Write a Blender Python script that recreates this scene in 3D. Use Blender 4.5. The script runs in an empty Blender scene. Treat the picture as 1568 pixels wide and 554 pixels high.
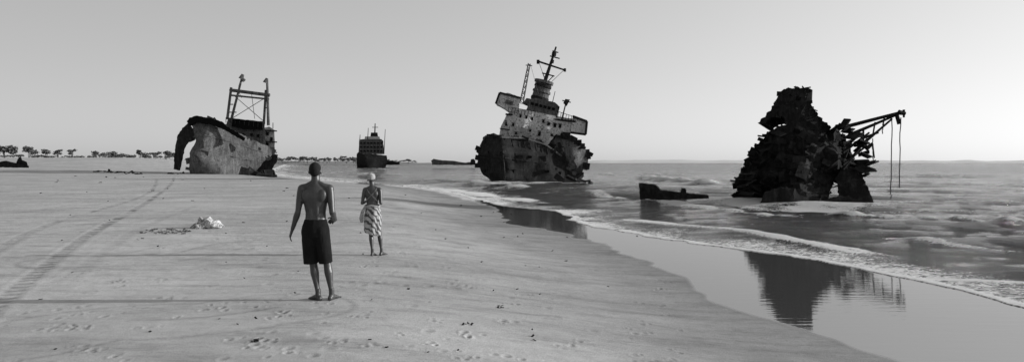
import bpy, bmesh, math, random, time
import numpy as np
from mathutils import Vector, Matrix
from mathutils.geometry import delaunay_2d_cdt
T0=time.time()
random.seed(7); rng=np.random.RandomState(3)
F=1120.0; H=2.2; HZ=249.0
scene=bpy.context.scene
# ------------------------------------------------------------ helpers
def W(px,py,D): return Vector(((px-784)/F*D, D, H-(py-HZ)/F*D))
def sea_pt(px,py):
    D=F*H/(py-HZ); return ((px-784)/F*D, D)
def sand_pt(px,py,h=1.7):
    D=F*h/(py-HZ); return ((px-784)/F*D, D)
def sst(a,b,x):
    t=np.clip((x-a)/(b-a),0,1); return t*t*(3-2*t)
TAB=rng.rand(256,256)
def vnoise(x,y,s=0):
    x=np.asarray(x,dtype=float)+s*17.3; y=np.asarray(y,dtype=float)+s*9.1
    xi=np.floor(x).astype(int); yi=np.floor(y).astype(int)
    fx=x-xi; fy=y-yi; fx=fx*fx*(3-2*fx); fy=fy*fy*(3-2*fy)
    a=TAB[xi&255,yi&255]; b=TAB[(xi+1)&255,yi&255]; c=TAB[xi&255,(yi+1)&255]; d=TAB[(xi+1)&255,(yi+1)&255]
    return (a*(1-fx)+b*fx)*(1-fy)+(c*(1-fx)+d*fx)*fy
def fbm(x,y,o=4,s=0):
    r=0;a=.5
    for i in range(o):
        r=r+a*vnoise(x*2**i,y*2**i,s+i*3); a*=.5
    return r
def pdist(X,Y,pl,along=False):
    best=np.full(X.shape,1e18); al=np.zeros(X.shape); L=0
    for (x0,y0),(x1,y1) in zip(pl[:-1],pl[1:]):
        dx,dy=x1-x0,y1-y0; l2=dx*dx+dy*dy+1e-12; l=math.sqrt(l2)
        t=np.clip(((X-x0)*dx+(Y-y0)*dy)/l2,0,1)
        d=(X-x0-t*dx)**2+(Y-y0-t*dy)**2
        if along:
            m=d<best; al=np.where(m,L+t*l,al)
        best=np.minimum(best,d); L+=l
    return (np.sqrt(best),al) if along else np.sqrt(best)
def inpoly(X,Y,pl):
    ins=np.zeros(X.shape,bool); n=len(pl)
    for i in range(n):
        x0,y0=pl[i]; x1,y1=pl[(i+1)%n]
        if y0==y1: continue
        c=((y0>Y)!=(y1>Y))&(X<(x1-x0)*(Y-y0)/(y1-y0)+x0); ins^=c
    return ins
def smooth_pl(pl,it=2):
    for _ in range(it):
        o=[pl[0]]
        for a,b in zip(pl[:-1],pl[1:]):
            o.append((a[0]*.75+b[0]*.25,a[1]*.75+b[1]*.25)); o.append((a[0]*.25+b[0]*.75,a[1]*.25+b[1]*.75))
        o.append(pl[-1]); pl=o
    return pl
far=[(-1500,4500),(-790,2500)]
nearw=[(5.3,3.0),(6.0,-3),(9,-30),(30,-400),(100,-6000)]
neare=[(8.0,4.5),(9.5,-3),(13,-30),(36,-400),(110,-6000)]
wet_px=[(430,252.5),(412,258),(400,268),(430,272.5),(520,280),(600,285),(655,292),(700,304),(748,317),(757,330),(785,345),(850,354),(885,365),(950,390),(1040,420),(1062,437),(1078,457),(1180,488),(1270,520),(1370,554)]
edge_px=[(436,252),(420,257.5),(412,266),(440,271),(530,278),(610,283.5),(662,290),(715,301),(755,313),(795,318),(835,320),(868,328),(895,344),(960,357),(1100,378),(1200,392),(1310,410),(1450,440),(1568,469)]
WETL=far+smooth_pl([sea_pt(*p) for p in wet_px],1)+nearw
EDGL=far+smooth_pl([sea_pt(*p) for p in edge_px],1)+neare
close=[(-9000,-6000),(-9000,4500)]
def sd(X,Y,L):
    d=pdist(X,Y,L); return np.where(inpoly(X,Y,L+close),d,-d)
def shore(X,Y):
    n=(fbm(X*.6,Y*.6,3)-.45)*.6+(vnoise(X*2.3,Y*2.3)-.5)*.15
    n=n*np.clip(np.hypot(X,Y)/14,.3,2)
    return sd(X,Y,WETL)+n, sd(X,Y,EDGL)+n*.9
trackA=smooth_pl([sand_pt(*p) for p in [(-120,560),(0,462),(60,415),(100,385),(150,350),(200,325),(240,300),(262,282),(266,272)]])
trackB=smooth_pl([sand_pt(*p) for p in [(-90,430),(0,382),(40,358),(85,340),(150,322),(210,305),(236,290),(240,274)]])
trackC=smooth_pl([sand_pt(*p) for p in [(100,430),(160,384),(215,348),(300,315)]])
lines=[smooth_pl([sand_pt(*p) for p in L]) for L in ([(-60,372),(60,352),(160,340),(260,322),(420,318)],[(0,330),(90,318),(190,300),(300,290),(420,285)],[(120,400),(240,395),(330,372),(420,366)],[(60,300),(200,292),(330,296),(460,284)],[(20,520),(160,490),(300,488),(420,470)])]
dents=[]
def smallmark(x,y,n=4,r=.05,h=.012):
    for _ in range(n): dents.append((x+random.gauss(0,.09),y+random.gauss(0,.08),r*random.uniform(.5,1.1),h*random.uniform(.4,1)))
for i in range(260):
    px=random.uniform(-20,1050); py=HZ+30+random.random()**1.3*280
    smallmark(*sand_pt(px,py),n=random.randint(1,4),r=.035,h=.008)
def trail(p0,p1,n,h=.008):
    for i in range(n):
        t=i/(n-1); x=p0[0]*(1-t)+p1[0]*t; y=p0[1]*(1-t)+p1[1]*t
        if random.random()<.25: continue
        dents.append((x+(.09 if i%2 else -.09)+random.uniform(-.05,.05),y+random.uniform(-.05,.05),.05,h*random.uniform(.4,1)))
trail(sand_pt(500,470),(-1.2,3.5),9,.005); trail(sand_pt(585,398),(.2,4.5),14,.006); trail(sand_pt(640,400),sand_pt(545,440),8)
trail(sand_pt(560,320),sand_pt(590,380),14,.010); trail(sand_pt(620,360),sand_pt(900,470),14,.006); trail(sand_pt(430,300),sand_pt(380,380),12,.010); trail(sand_pt(545,430),sand_pt(705,425),9,.01)
trail(sand_pt(470,300),sand_pt(640,395),22,.010); trail(sand_pt(330,330),sand_pt(440,450),18,.008)
for (px,py) in [(390,522),(718,497),(437,480),(767,470),(330,470),(700,420),(640,372),(1010,400),(180,430),(240,380),(610,385),(560,405),(120,500)]:
    smallmark(*sand_pt(px,py),n=6,r=.035,h=.014)
def gz(X,Y,detail=True):
    X=np.asarray(X,float); Y=np.asarray(Y,float)
    sw,se=shore(X,Y); R=np.hypot(X,Y)
    z=np.where(sw>0,.5*sst(0,6.5,sw),0)
    z=z-np.where(se<0,np.clip(-se*.09,0,2.5),0)
    z=z+sst(2,12,sw)*(fbm(X*.12,Y*.12,3,5)-.45)*.08*sst(8,22,R)
    pxl=X/np.maximum(Y,1)*F+784
    dune=3.2*sst(85,230,Y)*(1-sst(250,420,pxl))+ .5*(fbm(X*.03,Y*.03,3,8)-.4)*sst(90,200,Y)
    z=z+dune*sst(0,40,sw)*(Y>0)
    if detail:
        lf=1-sst(-6,2,X)
        z=z+sst(.3,2.5,sw)*((fbm(X*1.1,Y*1.1,3,2)-.45)*.010+(fbm(X*3.5,Y*4.5,4,4)-.45)*(.006+.024*lf*sst(8,14,R)*vnoise(X*.3,Y*.3,6)))
    return z,sw,se
def groundv(pxs,pys):
    pxs=np.asarray(pxs,float); pys=np.asarray(pys,float); z=np.full(pxs.shape,.45)
    for _ in range(9):
        D=F*(H-z)/(pys-HZ); x=(pxs-784)/F*D; z=.4*z+.6*gz(x,D,False)[0]
    return [Vector((a,b,c)) for a,b,c in zip(x,D,z)]
def ground(px,py): return groundv([px],[py])[0]
# ------------------------------------------------------------ materials
def g(v): return (v,v,v,1)
def newmat(name):
    m=bpy.data.materials.new(name); m.use_nodes=True; nt=m.node_tree; b=nt.nodes['Principled BSDF']; return m,nt,b
def N(nt,t,**k):
    n=nt.nodes.new(t)
    for a,v in k.items(): setattr(n,a,v)
    return n
def noise(nt,vec,scale,detail=6,rough=.6):
    n=N(nt,'ShaderNodeTexNoise'); n.inputs['Scale'].default_value=scale; n.inputs['Detail'].default_value=detail; n.inputs['Roughness'].default_value=rough
    nt.links.new(vec,n.inputs['Vector']); return n.outputs['Fac']
def ramp(nt,fac,stops):
    r=N(nt,'ShaderNodeValToRGB'); e=r.color_ramp.elements
    e[0].position=stops[0][0]; e[0].color=g(stops[0][1]); e[1].position=stops[-1][0]; e[1].color=g(stops[-1][1])
    for p,c in stops[1:-1]:
        x=e.new(p); x.color=g(c)
    nt.links.new(fac,r.inputs[0]); return r.outputs[0]
def math_(nt,op,a,b=None,c=None):
    m=N(nt,'ShaderNodeMath',operation=op)
    for i,v in enumerate((a,b,c)):
        if v is None: continue
        if isinstance(v,(int,float)): m.inputs[i].default_value=v
        else: nt.links.new(v,m.inputs[i])
    return m.outputs[0]
def mixc(nt,f,a,b,bt='MIX'):
    m=N(nt,'ShaderNodeMix',data_type='RGBA',blend_type=bt)
    for s,v in ((m.inputs[0],f),(m.inputs[6],a),(m.inputs[7],b)):
        if isinstance(v,(int,float)): s.default_value=v if s==m.inputs[0] else g(v)
        else: nt.links.new(v,s)
    return m.outputs[2]
def attr(nt,n):
    a=N(nt,'ShaderNodeAttribute'); a.attribute_name=n; return a.outputs['Fac']
def coords(nt,stretch=(1,1,1)):
    t=N(nt,'ShaderNodeTexCoord'); m=N(nt,'ShaderNodeMapping'); m.inputs['Scale'].default_value=stretch
    nt.links.new(t.outputs['Object'],m.inputs[0]); return m.outputs[0]
def bump(nt,b,h,strength,dist,prev=None):
    n=N(nt,'ShaderNodeBump'); n.inputs['Strength'].default_value=strength; n.inputs['Distance'].default_value=dist
    nt.links.new(h,n.inputs['Height'])
    nt.links.new(n.outputs[0],b.inputs['Normal']); return n.outputs[0]
def rustmat(name,stops,scale=1.0,streak=.5,rough=.9,bd=.05,spec=.25,spots=.0,sdark=.02):
    m,nt,b=newmat(name)
    v=coords(nt); vs=coords(nt,(1,1,.10))
    n1=noise(nt,v,scale,10,.76); n2=noise(nt,vs,scale*3,7,.72)
    mx=math_(nt,'ADD',math_(nt,'MULTIPLY',n1,1-streak),math_(nt,'MULTIPLY',n2,streak))
    c=ramp(nt,mx,stops)
    if spots>0:
        n3=noise(nt,v,scale*5,8,.75); f=ramp(nt,n3,[(.60-spots*.12,0),(.66-spots*.12,1)])
        c=mixc(nt,f,c,sdark)
    nt.links.new(c,b.inputs['Base Color'])
    b.inputs['Roughness'].default_value=rough; b.inputs['Specular IOR Level'].default_value=spec
    bump(nt,b,noise(nt,v,scale*6,7,.75),.7,bd); return m
M_dark=rustmat('rust_dark',[(.36,.006),(.5,.016),(.6,.034),(.68,.07)],1.5,.5,spec=.12)
M_wreck=rustmat('rust_wreck',[(.36,.005),(.5,.013),(.6,.028),(.7,.06)],2.6,.4,spec=.1)
M_mid=rustmat('rust_mid',[(.36,.03),(.5,.08),(.64,.17)],1.1,.6,spots=.5)
M_hull=rustmat('hull_worn_paint',[(.36,.03),(.46,.075),(.56,.13),(.68,.22)],1.0,.6,spots=.5,sdark=.03)
M_white=rustmat('worn_white_paint',[(.34,.14),(.44,.36),(.6,.56)],1.0,.6,spots=.55,sdark=.05)
M_black=rustmat('opening_dark',[(.3,.004),(.7,.008)],1,spec=.05)  # near-black; on hole and window boxes it paints the shade inside
M_rope=rustmat('rope',[(.3,.03),(.7,.07)],5)
def make_sand():
    m,nt,b=newmat('beach_sand'); v=coords(nt)
    wet=attr(nt,'wet'); damp=attr(nt,'damp'); mark=attr(nt,'mark')
    n1=noise(nt,v,.22,5,.6); n2=noise(nt,v,6,8,.75); n3=noise(nt,v,90,3,.8); n4=noise(nt,coords(nt,(.4,1.5,1)),1.6,8,.72)
    n5=noise(nt,coords(nt,(.25,1.3,1)),.5,7,.7)
    base=ramp(nt,n1,[(.3,.36),(.7,.48)])
    base=mixc(nt,1.0,base,ramp(nt,n2,[(.25,.80),(.5,.98),(.75,1.08)]),'MULTIPLY')
    base=mixc(nt,1.0,base,ramp(nt,n4,[(.32,.70),(.48,1.0),(.68,1.15)]),'MULTIPLY')
    base=mixc(nt,1.0,base,ramp(nt,n5,[(.35,.80),(.5,1.0),(.68,1.10)]),'MULTIPLY')
    base=mixc(nt,1.0,base,ramp(nt,n3,[(.22,.42),(.78,1.45)]),'MULTIPLY')
    base=mixc(nt,damp,base,mixc(nt,1.0,base,.60,'MULTIPLY'))
    base=mixc(nt,mark,base,mixc(nt,1.0,base,.32,'MULTIPLY'))  # tracks and dents darkened in colour, carrying the shade of shallow relief
    base=mixc(nt,wet,base,.07)
    nt.links.new(base,b.inputs['Base Color'])
    nt.links.new(math_(nt,'SUBTRACT',.85,math_(nt,'MULTIPLY',wet,.81)),b.inputs['Roughness'])
    nt.links.new(math_(nt,'ADD',1.4,math_(nt,'MULTIPLY',wet,2.3)),b.inputs['IOR'])
    nt.links.new(math_(nt,'ADD',.15,math_(nt,'MULTIPLY',wet,.5)),b.inputs['Specular IOR Level'])
    dry=math_(nt,'SUBTRACT',1.0,wet)
    h=math_(nt,'MULTIPLY',math_(nt,'ADD',math_(nt,'MULTIPLY',n2,.6),math_(nt,'MULTIPLY',n3,.18)),dry)
    rip=math_(nt,'MULTIPLY',noise(nt,coords(nt,(.4,2.4,1)),3.0,3,.5),math_(nt,'MULTIPLY',wet,.13))
    bump(nt,b,math_(nt,'ADD',h,rip),.85,.015)
    return m
def make_sea():
    m,nt,b=newmat('sea_water'); v2=coords(nt,(.5,1.5,1)); v=coords(nt,(1,1.4,1))
    foam=attr(nt,'foam'); dist=attr(nt,'dist')
    n1=noise(nt,v2,1.8,8,.72); n2=noise(nt,v,6,5,.7); n3=noise(nt,v2,.25,8,.75)
    h=math_(nt,'ADD',math_(nt,'MULTIPLY',n1,1.0),math_(nt,'MULTIPLY',n2,.34))
    h=math_(nt,'ADD',h,math_(nt,'MULTIPLY',n3,math_(nt,'ADD',.8,math_(nt,'MULTIPLY',dist,11))))
    bump(nt,b,math_(nt,'MULTIPLY',h,math_(nt,'ADD',.10,attr(nt,'rough'))),1.0,1.1)
    fv=coords(nt,(.8,1.3,1)); f1=noise(nt,fv,3.4,9,.8); f2=noise(nt,fv,18,4,.7)
    vor=N(nt,'ShaderNodeTexVoronoi',feature='DISTANCE_TO_EDGE'); vor.inputs['Scale'].default_value=4.6
    wv=N(nt,'ShaderNodeVectorMath',operation='ADD'); nz=N(nt,'ShaderNodeTexNoise'); nz.inputs['Scale'].default_value=2.5; nt.links.new(fv,nz.inputs['Vector']); nt.links.new(fv,wv.inputs[0]); nt.links.new(nz.outputs['Color'],wv.inputs[1])
    nt.links.new(wv.outputs[0],vor.inputs['Vector'])
    lace=math_(nt,'MAXIMUM',math_(nt,'SUBTRACT',1.0,math_(nt,'MULTIPLY',vor.outputs['Distance'],5.0)),0)
    k=math_(nt,'ADD',math_(nt,'ADD',math_(nt,'MULTIPLY',f1,.80),math_(nt,'MULTIPLY',f2,.34)),math_(nt,'MULTIPLY',lace,.20))
    th=math_(nt,'SUBTRACT',math_(nt,'ADD',k,foam),1.03)
    fm=math_(nt,'MINIMUM',math_(nt,'MAXIMUM',math_(nt,'MULTIPLY',th,7),0),1)
    nt.links.new(mixc(nt,fm,.025,.85),b.inputs['Base Color'])
    nt.links.new(math_(nt,'ADD',math_(nt,'ADD',.06,math_(nt,'MULTIPLY',dist,.12)),math_(nt,'MULTIPLY',fm,.7)),b.inputs['Roughness'])
    b.inputs['IOR'].default_value=1.34
    return m
# ------------------------------------------------------------ polar terrain
def grid_mesh(name,fn,mat):
    fine=np.radians(np.linspace(-38,38,900)); rest=np.radians(np.linspace(38,322,70)[1:-1])
    A=np.concatenate([fine,rest]); na=len(A)
    off=np.concatenate([np.arange(520,60,-1.0),np.arange(60,8,-.6),np.arange(8,1.5,-.3),[1.2,.9,.6,.4]])
    R=np.concatenate([np.geomspace(.4,F*H/520*.97,12),F*H/off]); nr=len(R)
    RR,AA=np.meshgrid(R,A,indexing='ij'); X=RR*np.sin(AA); Y=RR*np.cos(AA)
    Z,at=fn(X.ravel(),Y.ravel())
    co=np.stack([X.ravel(),Y.ravel(),Z],1)
    i,j=np.meshgrid(np.arange(nr-1),np.arange(na),indexing='ij'); j2=(j+1)%na
    q=np.stack([i*na+j,i*na+j2,(i+1)*na+j2,(i+1)*na+j],-1).reshape(-1,4)[:,::-1]
    me=bpy.data.meshes.new(name); me.vertices.add(len(co)); me.vertices.foreach_set('co',co.ravel())
    me.loops.add(q.size); me.loops.foreach_set('vertex_index',q.ravel().astype(np.int32))
    me.polygons.add(len(q)); me.polygons.foreach_set('loop_start',np.arange(0,q.size,4,dtype=np.int32))
    me.update(calc_edges=True); me.polygons.foreach_set('use_smooth',np.ones(len(q),bool))
    for k,vv in at.items():
        a=me.attributes.new(k,'FLOAT','POINT'); a.data.foreach_set('value',vv.astype(np.float32))
    me.materials.append(mat); ob=bpy.data.objects.new(name,me); scene.collection.objects.link(ob); return ob
def ground_fn(X,Y):
    z,sw,se=gz(X,Y); mark=np.zeros_like(X)
    near=(np.hypot(X,Y)<160)&(sw>0)&(Y>1)
    xi,yi=X[near],Y[near]; dz=np.zeros_like(xi); mk=np.zeros_like(xi)
    for tr,amp in ((trackA,1),(trackB,.7),(trackC,.4)):
        d,al=pdist(xi,yi,tr,True)
        w=(1-sst(.08,.15,d))*(.4+.9*vnoise(al*.3,al*0,7)); tread=(np.sin(al*2*np.pi/.30)>.1)
        dz-=amp*w*(.003+.006*tread); dz+=amp*.003*np.exp(-((d-.20)/.05)**2); mk=np.maximum(mk,amp*w*(.10+.65*tread))
    for tr in lines:
        d,al=pdist(xi,yi,tr,True); w=np.exp(-(d/.05)**2)*sst(.35,.6,vnoise(al*.5,al*0,3)); dz-=.005*w; mk=np.maximum(mk,.35*w)
        d=np.abs(d-.9); w=np.exp(-(d/.05)**2)*sst(.45,.65,vnoise(al*.5,al*0,9)); dz-=.004*w; mk=np.maximum(mk,.25*w)
    for (x,y,r,h) in dents:
        m=(np.abs(xi-x)<4*r)&(np.abs(yi-y)<5*r)
        if not m.any(): continue
        d=np.sqrt((xi[m]-x)**2+((yi[m]-y)/1.5)**2)/r
        dz[m]+=-h*np.exp(-d**2)+h*.4*np.exp(-((d-1.6)/.5)**2); mk[m]=np.maximum(mk[m],.45*np.exp(-d**2*1.5)*min(1,h/.008))
    z[near]+=dz; mark[near]=np.clip(mk,0,1)
    R=np.hypot(X,Y); e=np.clip(R*.012,.12,3)
    wet=1-sst(-e,e*.4,sw)
    damp=1-sst(-.5,5.5+R*.06,sw+(fbm(X*.5,Y*.5,3,9)-.5)*3)
    return z,dict(wet=wet,damp=damp*.9,mark=mark)
crests=[([(1250,338),(1330,346),(1420,352),(1500,360),(1600,368)],.15,.30,1.1),
 ([(1150,312),(1300,318),(1450,316),(1600,322)],.09,.4,.65),
 ([(955,274),(1000,276),(1040,281),(1080,285),(1112,290)],.40,.9,1.15),
 ([(900,268),(960,270),(1010,268),(1060,272)],.35,.9,.95),
 ([(1370,424),(1450,430),(1600,440)],.04,.14,.7),
 ([(880,300),(960,312),(1060,322),(1160,335),(1260,352)],.08,.4,.8),
 ([(930,335),(1040,348),(1160,362),(1290,385),(1400,402)],.04,.28,.85),
 ([(640,277),(700,281),(760,287),(830,296)],.2,.8,1.0),([(650,287),(700,293),(760,303),(820,311),(860,318)],.04,.7,1.0),
 ([(1320,283),(1440,286),(1600,292)],.18,.8,.65),([(1330,300),(1440,303),(1600,300)],.12,.5,.6),([(1380,330),(1480,334),(1600,340)],.08,.3,.6),([(1340,372),(1450,385),(1600,398)],.04,.25,.6),
 ([(1060,295),(1130,297),(1180,304),(1240,300)],.10,.6,1.0),
 ([(430,262),(520,266),(600,270),(680,274)],.3,1.2,.65),([(930,262),(1100,264),(1300,262)],.3,1.5,.65),([(1200,270),(1400,272),(1600,269)],.3,1.3,.65),([(450,257),(560,259),(700,261)],.3,1.6,.5)]
hulls=[(W(815,284,72),8,1.15),(W(885,276,74),5,1.0),(W(1240,325,33),3.4,1.25),(W(1320,320,34),2.4,1.2),(W(1035,310,39),2.4,1.1),(W(400,268,118),5,.5),(W(1150,312,34),2.4,1.2),(W(910,295,55),3,1.05)]
def sea_fn(X,Y):
    sw,se=shore(X,Y); R=np.hypot(X,Y); dr=R*R/(F*H)*.8+.03
    dep=sst(0.2,9,-se)
    z=np.zeros_like(X)
    wx=X+3*vnoise(X*.08,Y*.08,3); wy=Y+3*vnoise(X*.08,Y*.08,6)
    r2=random.Random(5)
    for i in range(26):
        lam=.7*1.19**i; th=math.radians(-108+r2.gauss(0,24)); k=2*np.pi/lam
        a=.014*lam**.72 if lam<9 else .06
        w=1-sst(lam/4.2,lam/2.1,dr); ph=r2.uniform(0,6.28)
        if w.max()<=0: continue
        s=np.sin(k*(wx*math.cos(th)+wy*math.sin(th))+ph)
        z+=a*w*(1-np.sqrt(np.maximum(1-((s+1)/2)**1.5,0)))*1.4 if lam>2 else a*w*s*.9
    z-=.12
    foam=np.zeros_like(X); crest_z=np.zeros_like(X)
    jit=(fbm(X*.35,Y*.35,3,11)-.45); fine=(fbm(X*2.2,Y*2.2,2,14)-.4)
    for pl,h,w,f in crests:
        P=smooth_pl([sea_pt(*p) for p in pl],1); d,al=pdist(X,Y,P,True)
        L=sum(math.dist(a,b) for a,b in zip(P[:-1],P[1:]))
        dd=np.abs(d+jit*2.4*w); fade=sst(0,L*.15,al)*(1-sst(L*.85,L,al)); mod=.40+1.0*vnoise(al*.5,al*0,4)
        crest_z+=h*fade*np.exp(-(dd/w)**2)*mod*(1+.4*fine); foam=np.maximum(foam,f*fade*mod*np.exp(-(dd/(w*1.1))**2)*.9)
    edge=np.exp(-((se+.12)/(.13+.003*R))**2)*.85
    band=sst(-2.6-.08*R,-.1,se)*(.28+.38*vnoise(X*.8,Y*.8,12))*(se<0)
    foam=np.maximum(foam,np.maximum(edge,band))
    for c,r,f in hulls:
        d=np.hypot(X-c.x,(Y-c.y)*1.0); foam=np.maximum(foam,f*.70*np.exp(-(d/r)**2)*(.35+1.1*vnoise(X*.9,Y*.9,2)))
    foam=np.maximum(foam,.50*sst(.58,.74,fbm(X*.22,Y*.7,4,21))*sst(1,6,-se)*(1-sst(130,300,R)))
    z=z*dep+crest_z*sst(0,1.5,-se)+.012+.012*sst(0,1,-se)
    z=np.where(se>0,-.3*sst(0,.15+.01*R,se)+.012,z)
    z=np.where(se>3+.1*R,-2.5,z)
    return z,dict(foam=foam,dist=sst(20,260,R),rough=.12+.88*dep)
ground_ob=grid_mesh('beach_ground',ground_fn,make_sand())
sea_ob=grid_mesh('sea',sea_fn,make_sea())
# ------------------------------------------------------------ mesh helpers
def link(me,name,mat,parent=None,smooth=False):
    ob=bpy.data.objects.new(name,me); scene.collection.objects.link(ob)
    if mat: me.materials.append(mat)
    if parent: ob.parent=parent
    if smooth:
        for p in me.polygons: p.use_smooth=True
    return ob
def empty(name,loc=(0,0,0)):
    e=bpy.data.objects.new(name,None); scene.collection.objects.link(e); return e
def relief(name,outline,D,thick,mat,parent,interior=(),jag=.8,step=4,grid=9,amp=.12,back=.92,seed=1,lean=(0,0),sm=35):
    r=random.Random(seed)
    outline=[(p[0],p[1],p[2] if len(p)>2 else 0) for p in outline]
    ctrl=np.array(outline+[tuple(p) for p in interior],float)
    def dep(x,y):
        d=(ctrl[:,0]-x)**2+(ctrl[:,1]-y)**2+9.; w=1/d**1.5; return float((w*ctrl[:,2]).sum()/w.sum())
    pts=[]; n=len(outline)
    for i in range(n):
        a=outline[i]; b=outline[(i+1)%n]; L=math.hypot(b[0]-a[0],b[1]-a[1]); k=max(1,int(L/step))
        for j in range(k):
            t=j/k; q=jag*(r.random()-.5)*2 if j else jag*(r.random()-.5)*.5
            nx,ny=-(b[1]-a[1])/max(L,1e-6),(b[0]-a[0])/max(L,1e-6)
            pts.append(Vector((a[0]+(b[0]-a[0])*t+nx*q,a[1]+(b[1]-a[1])*t+ny*q)))
    nb=len(pts); pl=[(p.x,p.y) for p in pts]
    xs=[p[0] for p in pl]; ys=[p[1] for p in pl]
    gx=np.arange(min(xs),max(xs),grid); gy=np.arange(min(ys),max(ys),grid)
    GX,GY=np.meshgrid(gx,gy); GX=GX.ravel()+rng.uniform(-.3,.3,GX.size)*grid; GY=GY.ravel()+rng.uniform(-.3,.3,GY.size)*grid
    ok=inpoly(GX,GY,pl)&(pdist(GX,GY,pl+[pl[0]])>grid*.35)
    for x,y in zip(GX[ok],GY[ok]): pts.append(Vector((x,y)))
    vs,_,fs,*_=delaunay_2d_cdt(pts,[(i,(i+1)%nb) for i in range(nb)],[],1,1e-4)
    cx=sum(xs)/len(xs); cy=sum(ys)/len(ys); c0=W(cx,cy,D)
    # each hull runs away along its own heading (turned a little from the y axis)
    lx=lean[0]+c0.x/D*thick; lz=lean[1]
    fr=[];bk=[]
    for v in vs:
        w=W(v.x,v.y,D); off=dep(v.x,v.y)+r.uniform(-amp,amp)
        fr.append(Vector((w.x,w.y+off,w.z)))
        bk.append(Vector((c0.x+(w.x-c0.x)*back+lx,w.y+thick,c0.z+(w.z-c0.z)*back+lz)))
    nv=len(fr); faces=[]; cnt={}
    for f in fs:
        f=list(f); faces.append(f); faces.append([i+nv for i in reversed(f)])
        for a,b in zip(f,f[1:]+f[:1]): cnt[(a,b)]=1
    for (a,b) in list(cnt):
        if (b,a) not in cnt: faces.append([b,a,a+nv,b+nv])
    me=bpy.data.meshes.new(name); me.from_pydata(fr+bk,[],faces); me.update()
    bm=bmesh.new(); bm.from_mesh(me); bmesh.ops.recalc_face_normals(bm,faces=bm.faces); bm.to_mesh(me); bm.free()
    ob=link(me,name,mat,parent,True); me.set_sharp_from_angle(angle=math.radians(sm))
    return ob,dep,pl
def sticks(name,segs,mat,parent,ns=7):
    V=[];Fc=[]
    for s in segs:
        a,b,r0,r1=Vector(s[0]),Vector(s[1]),s[2],s[3]
        t=(b-a).normalized(); u=t.orthogonal().normalized(); w=t.cross(u); o=len(V)
        for c,r in ((a,r0),(b,r1)):
            for k in range(ns):
                an=2*math.pi*k/ns; V.append(c+(u*math.cos(an)+w*math.sin(an))*r)
        for k in range(ns): Fc.append([o+k,o+(k+1)%ns,o+ns+(k+1)%ns,o+ns+k])
        Fc.append([o+k for k in reversed(range(ns))]); Fc.append([o+ns+k for k in range(ns)])
    me=bpy.data.meshes.new(name); me.from_pydata(V,[],Fc); me.update(); return link(me,name,mat,parent)
def boxes(name,lst,mat,parent):
    V=[];Fc=[]
    for c,s,e in lst:
        R=Matrix.Rotation(e[2],3,'Z')@Matrix.Rotation(e[1],3,'Y')@Matrix.Rotation(e[0],3,'X'); o=len(V)
        for x in (-.5,.5):
            for y in (-.5,.5):
                for z in (-.5,.5): V.append(Vector(c)+R@Vector((x*s[0],y*s[1],z*s[2])))
        for f in ((0,1,3,2),(4,6,7,5),(0,4,5,1),(2,3,7,6),(0,2,6,4),(1,5,7,3)): Fc.append([o+i for i in f])
    me=bpy.data.meshes.new(name); me.from_pydata(V,[],Fc); me.update()
    return link(me,name,mat,parent)
def onface(dep,D,px,py,proud=.05):
    w=W(px,py,D); return Vector((w.x,w.y+dep(px,py)-proud,w.z))
def scatter(name,pl,dep,D,n,size,mat,parent,seed,edge=.3,th=.05,proud=.1,tilt=.5,roll=.3):
    r=random.Random(seed); L=[]; xs=[p[0] for p in pl]; ys=[p[1] for p in pl]
    while len(L)<n:
        if r.random()<edge: x,y=r.choice(pl); x+=r.uniform(-.8,.8); y+=r.uniform(-.8,.8)
        else:
            x,y=r.uniform(min(xs),max(xs)),r.uniform(min(ys),max(ys))
            if not inpoly(np.array([x]),np.array([y]),pl)[0]: continue
        s=size*r.uniform(.3,1.1)
        L.append((onface(dep,D,x,y,proud*r.random()),(s,th,s*r.uniform(.15,.9)),(r.gauss(0,tilt),r.gauss(.25,roll),r.gauss(0,tilt))))
    return boxes(name,L,mat,parent)
# ------------------------------------------------------------ middle ship
D=73.0
ship=empty('shipwreck')
hull_o=[(728,250,3.5),(731,226,4),(739,209,4),(755,205,2),(768,212,0),(800,212,1),(836,222,1.5),(862,240,2),(883,264,3),(881,281,3),(845,288,1.5),(790,288,.2),(757,281,.6),(738,268,2.6)]
o,dp,pl=relief('hull',hull_o,D,11,M_dark,ship,interior=[(769,235,-1.8),(774,270,-1.2),(745,240,2.2),(830,255,.6),(800,240,-.2)],jag=.9,amp=.05,grid=9,sm=50)
scatter('hull_plates',pl,dp,D,70,.8,M_dark,ship,2,edge=.7,th=.05,proud=.08,tilt=.12)
o2,dp2,pl2=relief('hull_side_section',[(836,222,2),(852,204,1.5),(868,207,1),(886,217,1),(907,236,2),(903,250,2),(888,273,2),(874,271,2),(862,245,1.5)],D+1.0,8,M_mid,ship,interior=[(878,240,.3)],jag=1.0,amp=.06,seed=4,sm=40)
scatter('hull_side_plates',pl2,dp2,D+1,70,.8,M_dark,ship,5,edge=.6,proud=.1,tilt=.2)
rail=[(733,223),(741,207),(755,204),(768,211),(800,211),(836,221),(862,239)]
sticks('bulwark_rail',[(onface(dp,D,*a,.1),onface(dp,D,*b,.1),.10,.10) for a,b in zip(rail[:-1],rail[1:])],M_mid,ship)
stk=[]
for (A,B) in (((731,236),(858,254)),((730,252),(878,272))):
    for i in range(12):
        a=(A[0]+(B[0]-A[0])*i/12,A[1]+(B[1]-A[1])*i/12);b=(A[0]+(B[0]-A[0])*(i+1)/12,A[1]+(B[1]-A[1])*(i+1)/12)
        stk.append((onface(dp,D,*a,-.02),onface(dp,D,*b,-.02),.06,.06))
for i in range(6): stk.append((onface(dp,D,769+i*.7,212+i*12,.03),onface(dp,D,769+(i+1)*.7,212+(i+1)*12,.03),.12,.12))
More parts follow.
